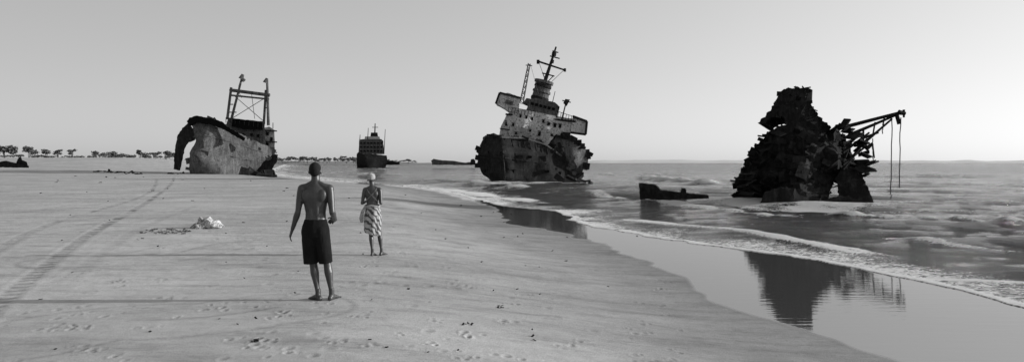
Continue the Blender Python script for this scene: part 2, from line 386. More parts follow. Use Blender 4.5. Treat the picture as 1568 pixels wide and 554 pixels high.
for x in range(784,870,9): stk.append((onface(dp,D,x,214+max(0,(x-800))*.28,.03),onface(dp,D,x+2,225+max(0,(x-800))*.3,.03),.05,.05))
sticks('hull_strakes',stk,M_dark,ship,5)
boxes('hull_hole_shade',[(onface(dp,D,x,y,.0),(w*.065,.25,h*.065),(0,.2,0)) for x,y,w,h in [(748,232,4,3),(812,240,5,3),(838,262,7,4),(786,262,3,5),(742,262,3,4),(858,266,6,6)]],M_black,ship)  # solid black boxes on the plating, standing in for shaded holes
h_o=[(763,211),(767,192),(776,174),(790,165),(822,171),(850,177),(881,182),(876,204),(866,209),(852,205),(838,223),(800,214)]
o,dp3,pl3=relief('deckhouse',[(a,b,1.2 if a<790 else .6) for a,b in h_o],D+1.6,7,M_white,ship,interior=[(800,190,-.3),(840,195,-.1)],jag=.4,amp=.01,grid=10,seed=6)
wins=[(776,189,5,6),(786,191,4,4),(797,178,3,4),(806,180,3,4),(815,182,3,4),(826,205,4,6),(840,190,4,4),(850,192,4,5),(858,193,4,5),(812,200,3,3),(790,204,3,3),(832,186,3,4),(845,207,4,3)]
s=D/F
boxes('windows',[(onface(dp3,D+1.6,x,y,-.02),(w*s,.3,h*s),(0,math.radians(14),0)) for x,y,w,h in wins],M_black,ship)
boxes('window_frames',[(onface(dp3,D+1.6,x,y-h*.7,.05),((w+1.5)*s,.18,.09),(0,math.radians(14),0)) for x,y,w,h in wins],M_mid,ship)
sticks('deck_edge',[(onface(dp3,D+1.6,774,174,.2),onface(dp3,D+1.6,882,186,.2),.10,.10),(onface(dp3,D+1.6,765,196,.2),onface(dp3,D+1.6,872,212,.2),.06,.06)],M_dark,ship)
relief('bridge',[(806,168),(811,152),(820,150),(850,157),(857,164),(852,181),(830,176)],D+2.6,4.5,M_mid,ship,jag=.4,amp=.01,seed=8)
boxes('bridge_windows',[(W(815+i*6.5,159+i*1.6,D+2.6),(4.5*s,.3,4*s),(0,math.radians(14),0)) for i in range(6)],M_black,ship)
relief('bridge_wing_port',[(759,159),(765,142),(781,143),(797,150),(794,168),(779,171),(769,164)],D+2.0,3,M_white,ship,jag=.6,amp=.01,seed=9)
boxes('wing_port_opening',[(W(780,157,D+1.95),(12*s,.25,6*s),(0,math.radians(14),0))],M_mid,ship)
relief('bridge_wing_starboard',[(877,178),(899,186),(897,206),(874,203)],D+2.0,3,M_white,ship,jag=.5,amp=.01,seed=10)
sticks('wing_edges',[(W(877,178,D+1.9),W(899,186,D+1.9),.12,.12),(W(899,186,D+1.9),W(897,206,D+1.9),.12,.12),(W(897,206,D+1.9),W(874,203,D+1.9),.12,.12),(W(759,159,D+1.9),W(765,142,D+1.9),.1,.1),(W(765,142,D+1.9),W(797,150,D+1.9),.1,.1)],M_dark,ship)
def T(px,py,dd=4.5): return W(px,py,D+dd)
sticks('funnel',[(T(824,162),T(833,126),.95,.80),(T(832.5,128),T(833.5,124),1.02,1.02),(T(829,142),T(829.8,139),.98,.96),(T(822,166),T(825,157),1.6,1.4)],M_mid,ship,ns=18)
sticks('funnel_bands',[(T(826,153),T(827,149),.97,.96),(T(831,134),T(832,130),.93,.9)],M_dark,ship,ns=18)
sticks('mast',[(T(834,126),T(851.5,72),.22,.09),(T(823,94),T(866,108),.11,.09),(T(842,86),T(857,90),.07,.07),(T(846,78),T(855,81),.06,.06),
 (T(830,112),T(849,117),.07,.07),(T(836,126),T(831,112),.05,.05),(T(847,117),T(838,126),.05,.05),(T(825,95),T(836,126),.025,.025),(T(864,107),T(842,128),.025,.025),(T(824,92),T(824,98),.16,.16),(T(865,105),T(865,110),.14,.14),(T(849,80),T(848,86),.25,.25),(T(846,92),T(845,97),.2,.2)],M_dark,ship)
seg=[]
a0,a1,b0,b1=T(796,158,3),T(809,97,3),T(801,159,3),T(812,98,3)
seg+=[(a0,a1,.06,.05),(b0,b1,.06,.05)]
for i in range(14):
    t=i/14;u=(i+1)/14; seg.append((a0.lerp(a1,t),b0.lerp(b1,u if i%2 else t),.035,.035)); seg.append((b0.lerp(b1,t),a0.lerp(a1,u),.035,.035))
seg+=[(T(805,100,3),T(815,101,3),.05,.05),(T(812,98,3),T(826,148,3),.015,.015)]
sticks('lattice_mast',seg,M_mid,ship,5)
sticks('signal_mast',[(T(860,184,2),T(868,152,2),.08,.06),(T(861,154,2),T(874,157,2),.06,.06),(T(864,155,2),T(870,158,2),.25,.4),(T(856,163,2),T(852,180,2),.06,.06),(T(846,157,2),T(850,140,2),.04,.03)],M_dark,ship)
rl=[]
for i in range(9):
    x=778+i*5; y=171+(-1 if i<3 else 0)+i*.8-6; rl.append((W(x,y+7,D+1.8),W(x+1.4,y,D+1.8),.03,.03))
for i in range(8):
    x=850+i*4; y=170+i*1.3; rl.append((W(x,y+8,D+1.8),W(x+1.4,y,D+1.8),.03,.03))
rl+=[(W(779.4,164,D+1.8),W(820,171,D+1.8),.03,.03),(W(851.4,170,D+1.8),W(880,179,D+1.8),.03,.03)]
sticks('railings',rl,M_dark,ship,5)
r=random.Random(14)
boxes('fallen_plates',[((W(r.uniform(862,905),280,D-3).x,D-3+r.uniform(-4,3),r.uniform(-.1,.4)),(r.uniform(.8,2.6),.2,r.uniform(.4,1.1)),(r.gauss(0,.8),r.gauss(0,.4),r.gauss(0,.8))) for i in range(14)],M_dark,ship)
# ------------------------------------------------------------ left ship
D=108.0
ls=empty('shipwreck'); s=D/F
o,dq,plq=relief('hull',[(287,184,1),(300,179,.5),(322,184,1),(345,196,2),(375,213,3.5),(400,226,5),(402,234,5),(388,249,4),(380,262,3.5),(372,273,3),(330,276,.5),(291,272,0),(290,246,0),(298,215,.5),(292,196,.8)],D,13,M_hull,ls,interior=[(305,240,-1.8),(318,212,-1.6),(320,250,-1.8),(345,235,1),(330,262,-1),(370,232,2.5)],jag=.6,amp=.04,grid=10,seed=12,sm=50)
stk=[]
for (A,B) in (((300,200),(398,236)),((299,225),(388,250))):
    for i in range(10):
        a=(A[0]+(B[0]-A[0])*i/10,A[1]+(B[1]-A[1])*i/10);b=(A[0]+(B[0]-A[0])*(i+1)/10,A[1]+(B[1]-A[1])*(i+1)/10)
        stk.append((onface(dq,D,*a,.0),onface(dq,D,*b,.0),.06,.06))
sticks('hull_strakes',stk,M_mid,ls,5)
relief('bow_torn_frame',[(266,259),(267,236),(271,210),(279,196),(288,188),(297,198),(299,214),(290,217),(283,228),(279,246),(276,261)],D+.8,1.2,M_dark,ls,jag=.7,step=3,grid=6,amp=.05,seed=13)
relief('bow_bulwark',[(286,186),(290,180),(302,177),(325,182),(340,186),(348,194),(376,211),(374,216),(345,199),(322,190),(300,187),(290,192)],D-.2,1.0,M_black,ls,jag=.6,step=3,grid=5,amp=.04,seed=14)
scatter('hull_plates',plq,dq,D,30,1.1,M_mid,ls,15,edge=.5,proud=.04,tilt=.08,th=.05)
relief('stern_hull',[(380,264,0),(386,245),(400,233),(426,237),(424,248),(414,264),(398,270)],D+5,9,M_dark,ls,jag=.9,amp=.05,seed=16)
relief('deckhouse',[(343,197),(350,181),(405,186),(407,222),(398,226),(375,214)],D+4.5,7,M_mid,ls,jag=.4,amp=.02,seed=17)
relief('deckhouse_aft',[(403,196),(412,194),(420,199),(421,236),(404,236),(398,227)],D+6,7,M_white,ls,jag=.5,amp=.02,seed=18)
relief('wheelhouse_front',[(356,182),(402,187),(402,199),(372,198),(354,193)],D+4.1,1,M_black,ls,jag=.8,step=3,amp=.02,seed=19)
boxes('opening_shade_boxes',[(W(x,y,D+4.3),(w*s,.5,h*s),(0,.05,0)) for x,y,w,h in [(362,204,5,3),(372,206,4,4),(386,206,4,4),(396,208,4,5)]]+[(W(x,y,D+5.9),(w*s,.5,h*s),(0,0,0)) for x,y,w,h in [(410,205,3,5),(416,213,3,6),(409,222,4,6),(416,228,3,4)]],M_black,ls)  # black boxes painting the dark interior, nothing is cut open
boxes('aft_decks',[(W(412,y,D+5.6),(22*s,1.2,.18),(0,.05,0)) for y in (200,217,233)],M_dark,ls)
def T2(px,py,dd=5): return W(px,py,D+dd)
sticks('gantry_mast',[(T2(348,183),T2(354,134),.22,.20),(T2(354,184),T2(371,117),.22,.16),(T2(404,190),T2(407,138),.20,.18),(T2(411,192),T2(409,122),.24,.18),
 (T2(352,138),T2(413,146),.26,.26),(T2(353,146),T2(412,152),.14,.14),(T2(356,181),T2(406,150),.05,.05),(T2(360,148),T2(404,186),.05,.05),(T2(365,140),T2(370,150),.04,.04),(T2(385,142),T2(390,182),.04,.04),
 (T2(366,133),T2(371,117),.12,.12),(T2(369,121),T2(372,114),.42,.22),(T2(406,127),T2(409,120),.40,.2),(T2(371,121),T2(374,124),.3,.3),(T2(350,160),T2(357,160),.08,.08),(T2(404,165),T2(411,165),.08,.08),(T2(350,172),T2(362,172),.08,.08)],M_mid,ls,8)
sticks('rails',[(T2(346+i*7,196-8+i*1,4),T2(346+i*7,180+i*1.0,4),.05,.05) for i in range(9)]+[(T2(346,180,4),T2(402,188,4),.05,.05)]+[(T2(418,197,6),T2(418,188,6),.06,.06)],M_dark,ls,5)
r=random.Random(4)
boxes('fallen_plates',[((W(r.uniform(372,412),r.uniform(262,272),D-1).x,D-1+r.uniform(-2,2),r.uniform(.1,.7)),(r.uniform(.6,2.2),.15,r.uniform(.3,1.2)),(r.gauss(0,.6),r.gauss(0,.5),r.gauss(0,.6))) for i in range(22)],M_dark,ls)
# ------------------------------------------------------------ far ship
D=330.0; fs_=empty('cargo_ship'); s=D/F
relief('hull',[(544,236,3),(546,233,3),(556,236),(575,236),(591,238,2),(592,246,2),(589,257,2),(545,257,2)],D,22,M_dark,fs_,interior=[(560,247,-2)],jag=.3,amp=.1,seed=30)
relief('deckhouse',[(549,236),(550,214),(556,213),(584,213),(587,216),(588,236)],D+5,14,M_mid,fs_,jag=.3,amp=.1,seed=31)
relief('bridge',[(558,214),(559,209),(581,209),(582,214)],D+6,9,M_white,fs_,jag=.2,amp=.05,seed=32)
relief('funnel',[(567,210),(568,203),(578,203),(579,210)],D+8,4,M_dark,fs_,jag=.1,amp=.05,seed=33)
boxes('windows',[(W(553+i*5.2,y,D+4.8),(2.6*s,.6,2*s),(0,0,0)) for y in (219,225,231) for i in range(7)],M_black,fs_)
sticks('masts',[(W(574,205,D+8),W(574.5,189,D+8),.35,.2),(W(563,214,D+6),W(564,196,D+6),.2,.12),(W(588,236,D+6),W(590,198,D+6),.2,.12),(W(551,214,D+6),W(551.5,206,D+6),.2,.12),(W(570,195,D+8),W(579,195,D+8),.15,.15)],M_dark,fs_,5)
relief('barge_wreck',[(660,246),(664,243),(675,245),(692,246),(712,249),(726,248),(728,252.5),(662,252.5)],300,8,M_mid,None,jag=.4,step=3,grid=4,amp=.1,seed=35)
relief('buoy_wreck',[(720,250),(721,244),(725,243),(728,246),(728,252.5),(720,252.5)],295,3,M_dark,None,jag=.2,amp=.05,seed=36)
relief('barge_wreck',[(590,247),(600,246),(612,248),(612,252),(590,252.5)],340,6,M_dark,None,jag=.3,amp=.05,seed=37)
# ------------------------------------------------------------ right wreck
D=35.0; rw=empty('bow_wreck')
ro=[(1163,188),(1171,180),(1184,166),(1192,150),(1199,139),(1207,135),(1222,133),(1236,134),(1247,137),(1243,142),(1237,144),(1243,156),(1250,169),(1262,181),(1275,192),(1282,203),(1284,190),(1298,187),(1301,196),(1316,211),(1311,219),(1320,228),(1328,240),(1333,262),(1321,266),(1312,262),(1300,268),(1290,280),(1278,296),(1266,304),(1268,320),(1262,327),(1235,329),(1200,328),(1176,326),(1166,317),(1168,311),(1150,309),(1138,304),(1147,290),(1139,279),(1149,267),(1157,249),(1162,231),(1175,212),(1192,198),(1207,191),(1203,180),(1197,175),(1188,179),(1178,183),(1170,189)]
def rd(x,y): return 1.0*abs((x-1225)-(y-250)*.3)/60.0 if y>195 else .25
o,dr_,plr=relief('hull',[(a,b,rd(a,b)) for a,b in ro],D,3.4,M_wreck,rw,interior=[(1225,165,.1),(1235,220,-.5),(1220,260,-.8),(1215,300,-.9),(1180,270,-.1),(1280,240,-.1)],jag=1.6,step=3,grid=9,amp=.07,seed=40,back=.88,sm=25)
scatter('torn_plates',[p for p in plr if p[1]>205],dr_,D,260,.42,M_wreck,rw,41,edge=.5,th=.03,proud=.12,tilt=.24)
scatter('neck_plates',[p for p in plr if p[1]<205 and p[0]>1190 and p[0]<1265],dr_,D,40,.26,M_wreck,rw,48,edge=.5,th=.03,proud=.08,tilt=.2)
scatter('worn_plates',[(1180,215),(1260,205),(1290,240),(1270,290),(1200,300),(1160,270)],dr_,D,36,.6,M_dark,rw,45,edge=0,th=.03,proud=.10,tilt=.08)
r=random.Random(77); L=[]
for (x,y) in [(1146,268),(1142,279),(1149,290),(1139,301),(1152,306),(1160,249),(1164,233),(1174,214),(1190,202),(1170,316),(1310,212),(1316,222),(1325,238),(1328,252),(1322,263),(1290,190),(1297,200)]:
    for k in range(3):
        L.append((W(x+r.uniform(-3,6),y+r.uniform(-5,5),D+r.uniform(-.2,1.0)),(r.uniform(.2,.65),r.uniform(.3,.9),r.uniform(.03,.08)),(r.gauss(0,.25),r.gauss(-.2,.4),r.gauss(0,.5))))
boxes('deck_remnants',L,M_wreck,rw)
stk=[]
for i in range(9):
    A=(1192+i*1-(i*4.5),205+i*12.5); B=(1262+i*4.0,196+i*9.5+i*2)
    P=[(A[0]+(B[0]-A[0])*t/8+r.uniform(-2,2),A[1]+(B[1]-A[1])*t/8+4*math.sin(t*.5)+r.uniform(-1.5,1.5)) for t in range(9)]
    for a,b in zip(P[:-1],P[1:]):
        if r.random()<.6: stk.append((onface(dr_,D,*a,.03),onface(dr_,D,*b,.03),.03,.03))
sticks('hull_strakes',stk,M_wreck,rw,5)
boxes('hull_hole_shade',[(onface(dr_,D,x,y,.0),(w*.031,.2,h*.031),(0,.3,0)) for x,y,w,h in [(1222,200,8,5),(1250,215,9,7),(1190,240,7,5),(1205,262,10,6),(1262,250,8,9),(1240,275,11,6),(1178,285,8,6),(1225,150,6,4)]],M_black,rw)  # no holes cut; black boxes give their inner shade
low=[(1160,320),(1170,295),(1195,286),(1225,290),(1250,300),(1264,308),(1262,324),(1200,329)]
relief('lower_hull_plate',[(a,b,0) for a,b in low],D-1.2,1.6,M_dark,rw,interior=[(1210,308,-.3)],jag=1.0,step=3,amp=.04,seed=42,sm=25)
relief('keel_slab',[(1284,300),(1280,272),(1290,256),(1314,256),(1324,276),(1333,296),(1343,319),(1326,322),(1300,322)],D+.5,1.6,M_wreck,rw,jag=.9,step=3,grid=7,amp=.04,seed=43,sm=20)
relief('broken_frame',[(1262,306),(1280,302),(1300,300),(1310,306),(1300,318),(1270,320)],D-.6,1.0,M_wreck,rw,jag=1,step=3,amp=.03,seed=44)
def T3(px,py,dd=1): return W(px,py,D+dd)
sticks('derrick_boom',[(T3(1284,197),T3(1384,171),.10,.07),(T3(1300,207),T3(1380,173),.09,.05),(T3(1308,232),T3(1366,182),.08,.05),(T3(1322,196),T3(1322,215),.05,.05),(T3(1340,187),T3(1336,210),.04,.04),(T3(1354,180),T3(1352,192),.04,.04),
 (T3(1320,212),T3(1345,203),.07,.05),(T3(1326,228),T3(1336,220),.12,.08),(T3(1336,220),T3(1339,242),.04,.03),(T3(1372,172),T3(1377,190),.10,.10),(T3(1376,172),T3(1386,174),.13,.09),(T3(1384,168),T3(1384,180),.06,.05),(T3(1310,250),T3(1330,248),.18,.14),(T3(1318,262),T3(1332,258),.15,.12)],M_wreck,rw,8)
def rope(x0,y0,x1,y1,sd_):
    rr=random.Random(sd_); P=[T3(x0+(x1-x0)*t+rr.uniform(-.6,.6),y0+(y1-y0)*t,.9) for t in [i/9 for i in range(10)]]
    return [(a,b,.025,.025) for a,b in zip(P[:-1],P[1:])]
sticks('hanging_ropes',rope(1366,184,1364,298,1)+rope(1379,180,1377,288,2)+rope(1366,298,1364,304,3)+rope(1352,190,1351,205,5)+rope(1336,212,1337,245,6),M_rope,rw,5)
r=random.Random(9)
sticks('ribs',[(T3(r.uniform(1130,1150),r.uniform(283,300),.3),T3(1165,r.uniform(280,305),.5),.05,.06) for i in range(5)]+[(T3(r.uniform(1300,1335),r.uniform(200,260),1),T3(1290,r.uniform(215,265),.5),.05,.08) for i in range(8)]+[(T3(1130,293,.3),T3(1150,290,.5),.03,.08),(T3(1166,240,.5),T3(1158,232,.5),.05,.04)],M_wreck,rw,6)
relief('hull_fragment',[(978,280),(1003,283),(1011,291),(1042,295),(1044,288),(1050,289),(1051,296),(1085,299),(1087,318),(1050,318),(1012,316),(981,313)],39.0,1.2,M_wreck,None,jag=.5,step=3,grid=5,amp=.04,seed=50,back=.98)
relief('hull_fragment',[(881,287),(890,281),(910,284),(931,291),(925,297),(900,297)],57,2.0,M_wreck,None,jag=.6,step=3,grid=5,amp=.05,seed=51)
relief('hull_fragment',[(905,298),(925,297),(948,302),(940,307),(915,305)],47,1.0,M_wreck,None,jag=.4,step=3,grid=5,amp=.04,seed=52)
relief('hull_fragment',[(780,291),(800,288),(820,292),(818,298),(790,297)],58,1.5,M_wreck,None,jag=.4,step=3,grid=5,amp=.04,seed=53)
relief('hull_fragment',[(968,359),(985,360),(1005,363),(1002,366),(975,364)],24,.3,M_wreck,None,jag=.3,step=3,grid=5,amp=.02,seed=54)
# ------------------------------------------------------------ trees, coast
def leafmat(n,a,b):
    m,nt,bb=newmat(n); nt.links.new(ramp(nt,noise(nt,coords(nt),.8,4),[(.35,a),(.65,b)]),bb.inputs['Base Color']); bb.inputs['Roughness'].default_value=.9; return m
M_leaf=leafmat('foliage_hazed',.06,.12); M_bark=leafmat('bark',.08,.14)  # leaf colour lifted so distance haze is painted into the albedo
def tree_mass(name,trees,Dd):
    V=[];Fc=[];mi=[]
    r=random.Random(int(Dd))
    for (px,top,bot,wd) in trees:
        Dt=Dd*r.uniform(.95,1.1); base=W(px,bot,Dt); tp=W(px,top,Dt); h=tp.z-base.z; w=wd/F*Dt/2
        def quad(c,sz):
            n=Vector((r.gauss(0,1),r.gauss(0,1),r.gauss(0,1))).normalized(); u=n.orthogonal().normalized(); v=n.cross(u); o=len(V)
            for a,b in ((-1,-.5),(.6,-1),(1,.6),(-.4,1)): V.append(c+u*a*sz+v*b*sz)
            Fc.append([o,o+1,o+2,o+3]); mi.append(0)
        for k in range(4):
            e=base+Vector((r.uniform(-.7,.7)*w,r.uniform(-.7,.7)*w,h*r.uniform(.6,.85))); m0=base+Vector((0,0,-1.0))
            o=len(V); rr=.035*h+.05
            for c,q in ((m0,rr),(e,rr*.4)):
                for an in (0,2.1,4.2): V.append(c+Vector((math.cos(an)*q,math.sin(an)*q,0)))
            for a in range(3): Fc.append([o+a,o+(a+1)%3,o+3+(a+1)%3,o+3+a]); mi.append(1)
        for k in range(max(6,int(wd/1.8))):
            c=base+Vector((r.uniform(-.85,.85)*w,r.uniform(-.8,.8)*w,h*r.uniform(.45,.92))); cr=min(w,h)*r.uniform(.18,.38)+.15
            for q in range(40):
                d=Vector((r.gauss(0,1),r.gauss(0,1),r.gauss(0,.55)))*cr*.6; quad(c+d,.11*h*r.uniform(.4,.9)+.06)
    me=bpy.data.meshes.new(name); me.from_pydata(V,[],Fc); me.update(); me.materials.append(M_leaf); me.materials.append(M_bark)
    me.polygons.foreach_set('material_index',mi)
    ob=bpy.data.objects.new(name,me); scene.collection.objects.link(ob)
T_=[(8,222,240,26),(44,224,240,13),(53,229,241,10),(70,228,241,10),(89,229,241,8),(111,229,241,9),(147,231,242,10),(158,234,242,14),(170,233,242,16),(184,235,242,16),(214,229,243,7),(222,235,243,14),(237,233,243,12),(254,232,243,12),(262,235,243,14),(-15,226,240,20),(-40,226,240,22),(200,238,243,18),(140,238,242,18),(100,239,242,20),(30,237,241,20),(275,238,244,16),(78,239,242,22),(60,238,242,22),(122,239,242,22),(225,239,243,22),(250,239,243,22),(15,238,241,30),(190,239,243,26),(170,239,243,26)]
tree_mass('distant_trees',T_,235)
tt=[(x+random.uniform(-2,2),random.uniform(239.5,243.5),248.5,random.uniform(7,14)) for x in range(290,545,6)]+[(x,random.uniform(243,246.5),249.5,10) for x in range(545,640,8)]
tree_mass('distant_scrub',tt,700)
def hill(name,pts,D,dpth,mat):
    V=[];Fc=[]; n=len(pts)
    for i,(px,h) in enumerate(pts):
        a=W(px,HZ,D); V+= [Vector((a.x,D-dpth,-3)),Vector((a.x,D,H+h/F*D)),Vector((a.x*1.02,D+dpth*3,-3))]
    for i in range(n-1):
        o=i*3; Fc+=[[o,o+3,o+4,o+1],[o+1,o+4,o+5,o+2]]
    me=bpy.data.meshes.new(name); me.from_pydata(V,[],Fc); me.update(); return link(me,name,mat,None,True)
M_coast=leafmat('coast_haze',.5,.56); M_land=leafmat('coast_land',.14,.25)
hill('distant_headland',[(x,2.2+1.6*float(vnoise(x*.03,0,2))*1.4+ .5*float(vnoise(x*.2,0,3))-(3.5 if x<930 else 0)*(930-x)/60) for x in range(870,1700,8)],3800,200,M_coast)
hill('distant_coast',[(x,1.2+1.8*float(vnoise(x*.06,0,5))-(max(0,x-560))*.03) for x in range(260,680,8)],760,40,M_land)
# ------------------------------------------------------------ beach debris
c=ground(317,349)
bm=bmesh.new(); bmesh.ops.create_icosphere(bm,subdivisions=5,radius=1)
for v in bm.verts:
    n=v.co.copy(); k=1+.45*(float(vnoise(n.x*2.2+5,n.y*2.2+n.z*1.7,3))-.5)+.25*(float(vnoise(n.x*6+9,n.z*6+n.y*3,1))-.5)
    v.co=Vector((n.x*.36*k*(1-.25*n.z),n.y*.25*k,max(-.3,n.z)*.21*k+.03*math.sin(n.x*9)))
me=bpy.data.meshes.new('sack'); bm.to_mesh(me); bm.free()
M_sack=rustmat('sack_cloth',[(.38,.08),(.47,.38),(.6,.62)],5,.2,.9,.02,spots=.75,sdark=.04)
sk=link(me,'washed_up_sack',M_sack,None,True); sk.location=c+Vector((0,0,.06))
r=random.Random(3)
def litter(name,pts,szf,mat):
    P=groundv([p[0] for p in pts],[p[1] for p in pts]); L=[]
    for p in P:
        q=max(1,p.y/12)*szf; L.append((p+Vector((0,0,.008)),(r.uniform(.03,.14)*q,r.uniform(.03,.06)*q,r.uniform(.01,.03)*q),(r.gauss(0,.3),r.gauss(0,.3),r.uniform(0,3))))
    boxes(name,L,mat,None)
litter('seaweed_debris',[(r.uniform(215,292),r.uniform(351,358)) for i in range(60)],.6,M_mid)
litter('beach_litter',[(r.uniform(60,1000),HZ+20+r.random()**1.5*280) for i in range(100)]+[(px+r.uniform(-8,8),py+r.uniform(-2,2)) for px,py in ((390,522),(716,497),(768,470)) for k in range(7)],.38,M_dark)
litter('far_sand_dark_bits',[(px+r.uniform(-14,14),py+r.uniform(-1,1)) for px,py in ((176,264),(160,263),(205,266),(270,266),(190,264)) for k in range(9)],.7,M_dark)  # small dark boxes strewn across the far sand
dwp=empty('driftwood_pile')
relief('slab',[(-8,256),(-4,248),(10,246),(22,249),(44,254),(44,257)],95,1.6,M_wreck,dwp,jag=.4,step=3,grid=4,amp=.04,seed=60)
relief('stump',[(24,256),(25,248),(29,241),(32,240),(34,245),(41,248),(43,256)],95.4,1.0,M_wreck,dwp,jag=.4,step=3,grid=4,amp=.04,seed=61)
# ------------------------------------------------------------ people
def ring_tube(V,Fc,rings,side=(1,0,0),ns=16):
    o=len(V); n=len(rings); side=Vector(side)
    P=[Vector(r[0]) for r in rings]
    for i in range(n):
        t=(P[min(i+1,n-1)]-P[max(i-1,0)]).normalized(); u=(side-t*side.dot(t))
        u=u.normalized() if u.length>1e-3 else t.orthogonal().normalized(); w=t.cross(u)
        for k in range(ns):
            a=2*math.pi*k/ns; V.append(P[i]+u*math.cos(a)*rings[i][1]+w*math.sin(a)*rings[i][2])
    for i in range(n-1):
        for k in range(ns):
            a=o+i*ns+k;b=o+i*ns+(k+1)%ns; Fc.append([a,b,b+ns,a+ns])
    Fc.append([o+k for k in reversed(range(ns))]); Fc.append([o+(n-1)*ns+k for k in range(ns)])
def ell(V,Fc,c,r,rot=None,nu=14,nv=9):
    o=len(V); c=Vector(c); R=rot or Matrix.Identity(3)
    V.append(c+R@Vector((0,0,-r[2])))
    for i in range(1,nv):
        ph=-math.pi/2+math.pi*i/nv
        for k in range(nu):
            a=2*math.pi*k/nu; V.append(c+R@Vector((r[0]*math.cos(ph)*math.cos(a),r[1]*math.cos(ph)*math.sin(a),r[2]*math.sin(ph))))
    V.append(c+R@Vector((0,0,r[2]))); top=len(V)-1
    for k in range(nu): Fc.append([o,o+1+(k+1)%nu,o+1+k])
    for i in range(nv-2):
        for k in range(nu):
            a=o+1+i*nu+k;b=o+1+i*nu+(k+1)%nu; Fc.append([a,b,b+nu,a+nu])
    l=o+1+(nv-2)*nu
    for k in range(nu): Fc.append([l+k,l+(k+1)%nu,top])
def remeshed(name,V,Fc,mat,parent,vox=.007,sm=4):
    me=bpy.data.meshes.new(name); me.from_pydata(V,[],Fc); me.update()
    ob=link(me,name,mat,parent); m=ob.modifiers.new('r','REMESH'); m.mode='VOXEL'; m.voxel_size=vox; m.use_smooth_shade=True
    s_=ob.modifiers.new('s','SMOOTH'); s_.iterations=sm; s_.factor=.5; return ob
def limb(V,Fc,a,b,prof,**k):
    a=Vector(a);b=Vector(b); ring_tube(V,Fc,[(a.lerp(b,t),r1,r2) for t,r1,r2 in prof],**k)
def hand(V,Fc,w,d,nrm,thumb_side,curl=.5,sc=1.0):
    w=Vector(w); d=Vector(d).normalized(); nrm=Vector(nrm); nrm=(nrm-d*nrm.dot(d)).normalized(); s=d.cross(nrm).normalized()*thumb_side
    ring_tube(V,Fc,[(w-d*.02,.026*sc,.020*sc),(w+d*.03*sc,.034*sc,.017*sc),(w+d*.085*sc,.040*sc,.014*sc),(w+d*.10*sc,.034*sc,.010*sc)],side=s)
    for i,(off,L) in enumerate(((.030,.070),(.011,.080),(-.009,.075),(-.028,.058))):
        p=w+d*.088*sc+s*off*sc; pts=[(p-d*.02,.0095*sc,.009*sc),(p,.0095*sc,.009*sc)]; a=0
        for seg_,q in ((.45,1),(.3,.9),(.25,.8)):
            a+=curl*.75; dv=(d*math.cos(a)+nrm*math.sin(a)); p=p+dv*L*seg_*sc; pts.append((p,.0085*q*sc,.008*q*sc))
        ring_tube(V,Fc,pts,side=s,ns=8)
    p=w+d*.02*sc+s*.025*sc; pts=[(p,.013*sc,.012*sc)]
    for dv,L,q in (((s*.8+d*.7),.035,.012),((s*.35+d+nrm*.3),.03,.010),((d+nrm*.5),.022,.008)):
        p=p+dv.normalized()*L*sc; pts.append((p,q*sc,q*sc))
    ring_tube(V,Fc,pts,side=nrm,ns=8)
def foot(V,Fc,an,d,sc=1.0):
    an=Vector(an); d=Vector((d[0],d[1],0)).normalized(); s=Vector((0,0,1)).cross(d)
    g0=Vector((an.x,an.y,0))
    ell(V,Fc,g0-d*.035*sc+Vector((0,0,.032*sc)),(.032*sc,.036*sc,.034*sc))
    ring_tube(V,Fc,[(g0-d*.04*sc+Vector((0,0,.036)),.030*sc,.034*sc),(g0+d*.03*sc+Vector((0,0,.042)),.034*sc,.040*sc),(g0+d*.09*sc+Vector((0,0,.028)),.042*sc,.027*sc),(g0+d*.14*sc+Vector((0,0,.018)),.045*sc,.017*sc),(g0+d*.16*sc+Vector((0,0,.015)),.040*sc,.013*sc)],side=s)
    for k in range(5):
        o=(-.034+.017*k); q=.014 if k==0 else .010
        ell(V,Fc,g0+d*(.172-.006*k)*sc+s*o*sc+Vector((0,0,.012)),(q*sc,q*1.5*sc if abs(d.y)>.7 else q*sc,q*.9*sc))
    limb(V,Fc,g0+Vector((0,0,.035)),an+Vector((0,0,.06)),[(0,.034*sc,.038*sc),(1,.033*sc,.036*sc)])
def head(V,Fc,c,sc=1.0,turn=0.0):
    R=Matrix.Rotation(turn,3,'Z'); c=Vector(c)
    def q(x,y,z): return c+R@Vector((x*sc,y*sc,z*sc))
    def rr(a,b,d): return (a*sc,b*sc,d*sc)
    ell(V,Fc,q(0,-.012,.025),rr(.073,.092,.088),R,20,14); ell(V,Fc,q(0,.022,-.035),rr(.056,.066,.075),R,16,12)
    ell(V,Fc,q(0,.058,-.088),rr(.028,.026,.022),R); ell(V,Fc,q(0,.07,.025),rr(.052,.02,.012),R)
    ring_tube(V,Fc,[(q(0,.078,.018),.010*sc,.009*sc),(q(0,.097,-.018),.014*sc,.014*sc),(q(0,.094,-.03),.020*sc,.010*sc)],side=R@Vector((1,0,0)),ns=10)
    ell(V,Fc,q(0,.083,-.052),rr(.026,.012,.007),R); ell(V,Fc,q(0,.082,-.064),rr(.024,.012,.008),R)
    for sgn in (-1,1):
        ell(V,Fc,q(sgn*.074,-.006,-.008),rr(.009,.018,.032),R@Matrix.Rotation(sgn*.35,3,'Z')); ell(V,Fc,q(sgn*.045,.058,-.02),rr(.02,.018,.016),R)
    return q
def skinmat(n,a,b):
    m,nt,bb=newmat(n); v=coords(nt); nt.links.new(ramp(nt,noise(nt,v,6,4),[(.35,a),(.65,b)]),bb.inputs['Base Color']); bb.inputs['Roughness'].default_value=.42
    bump(nt,bb,noise(nt,v,60,3),.2,.004); return m
M_skin=skinmat('skin_dark',.028,.048)
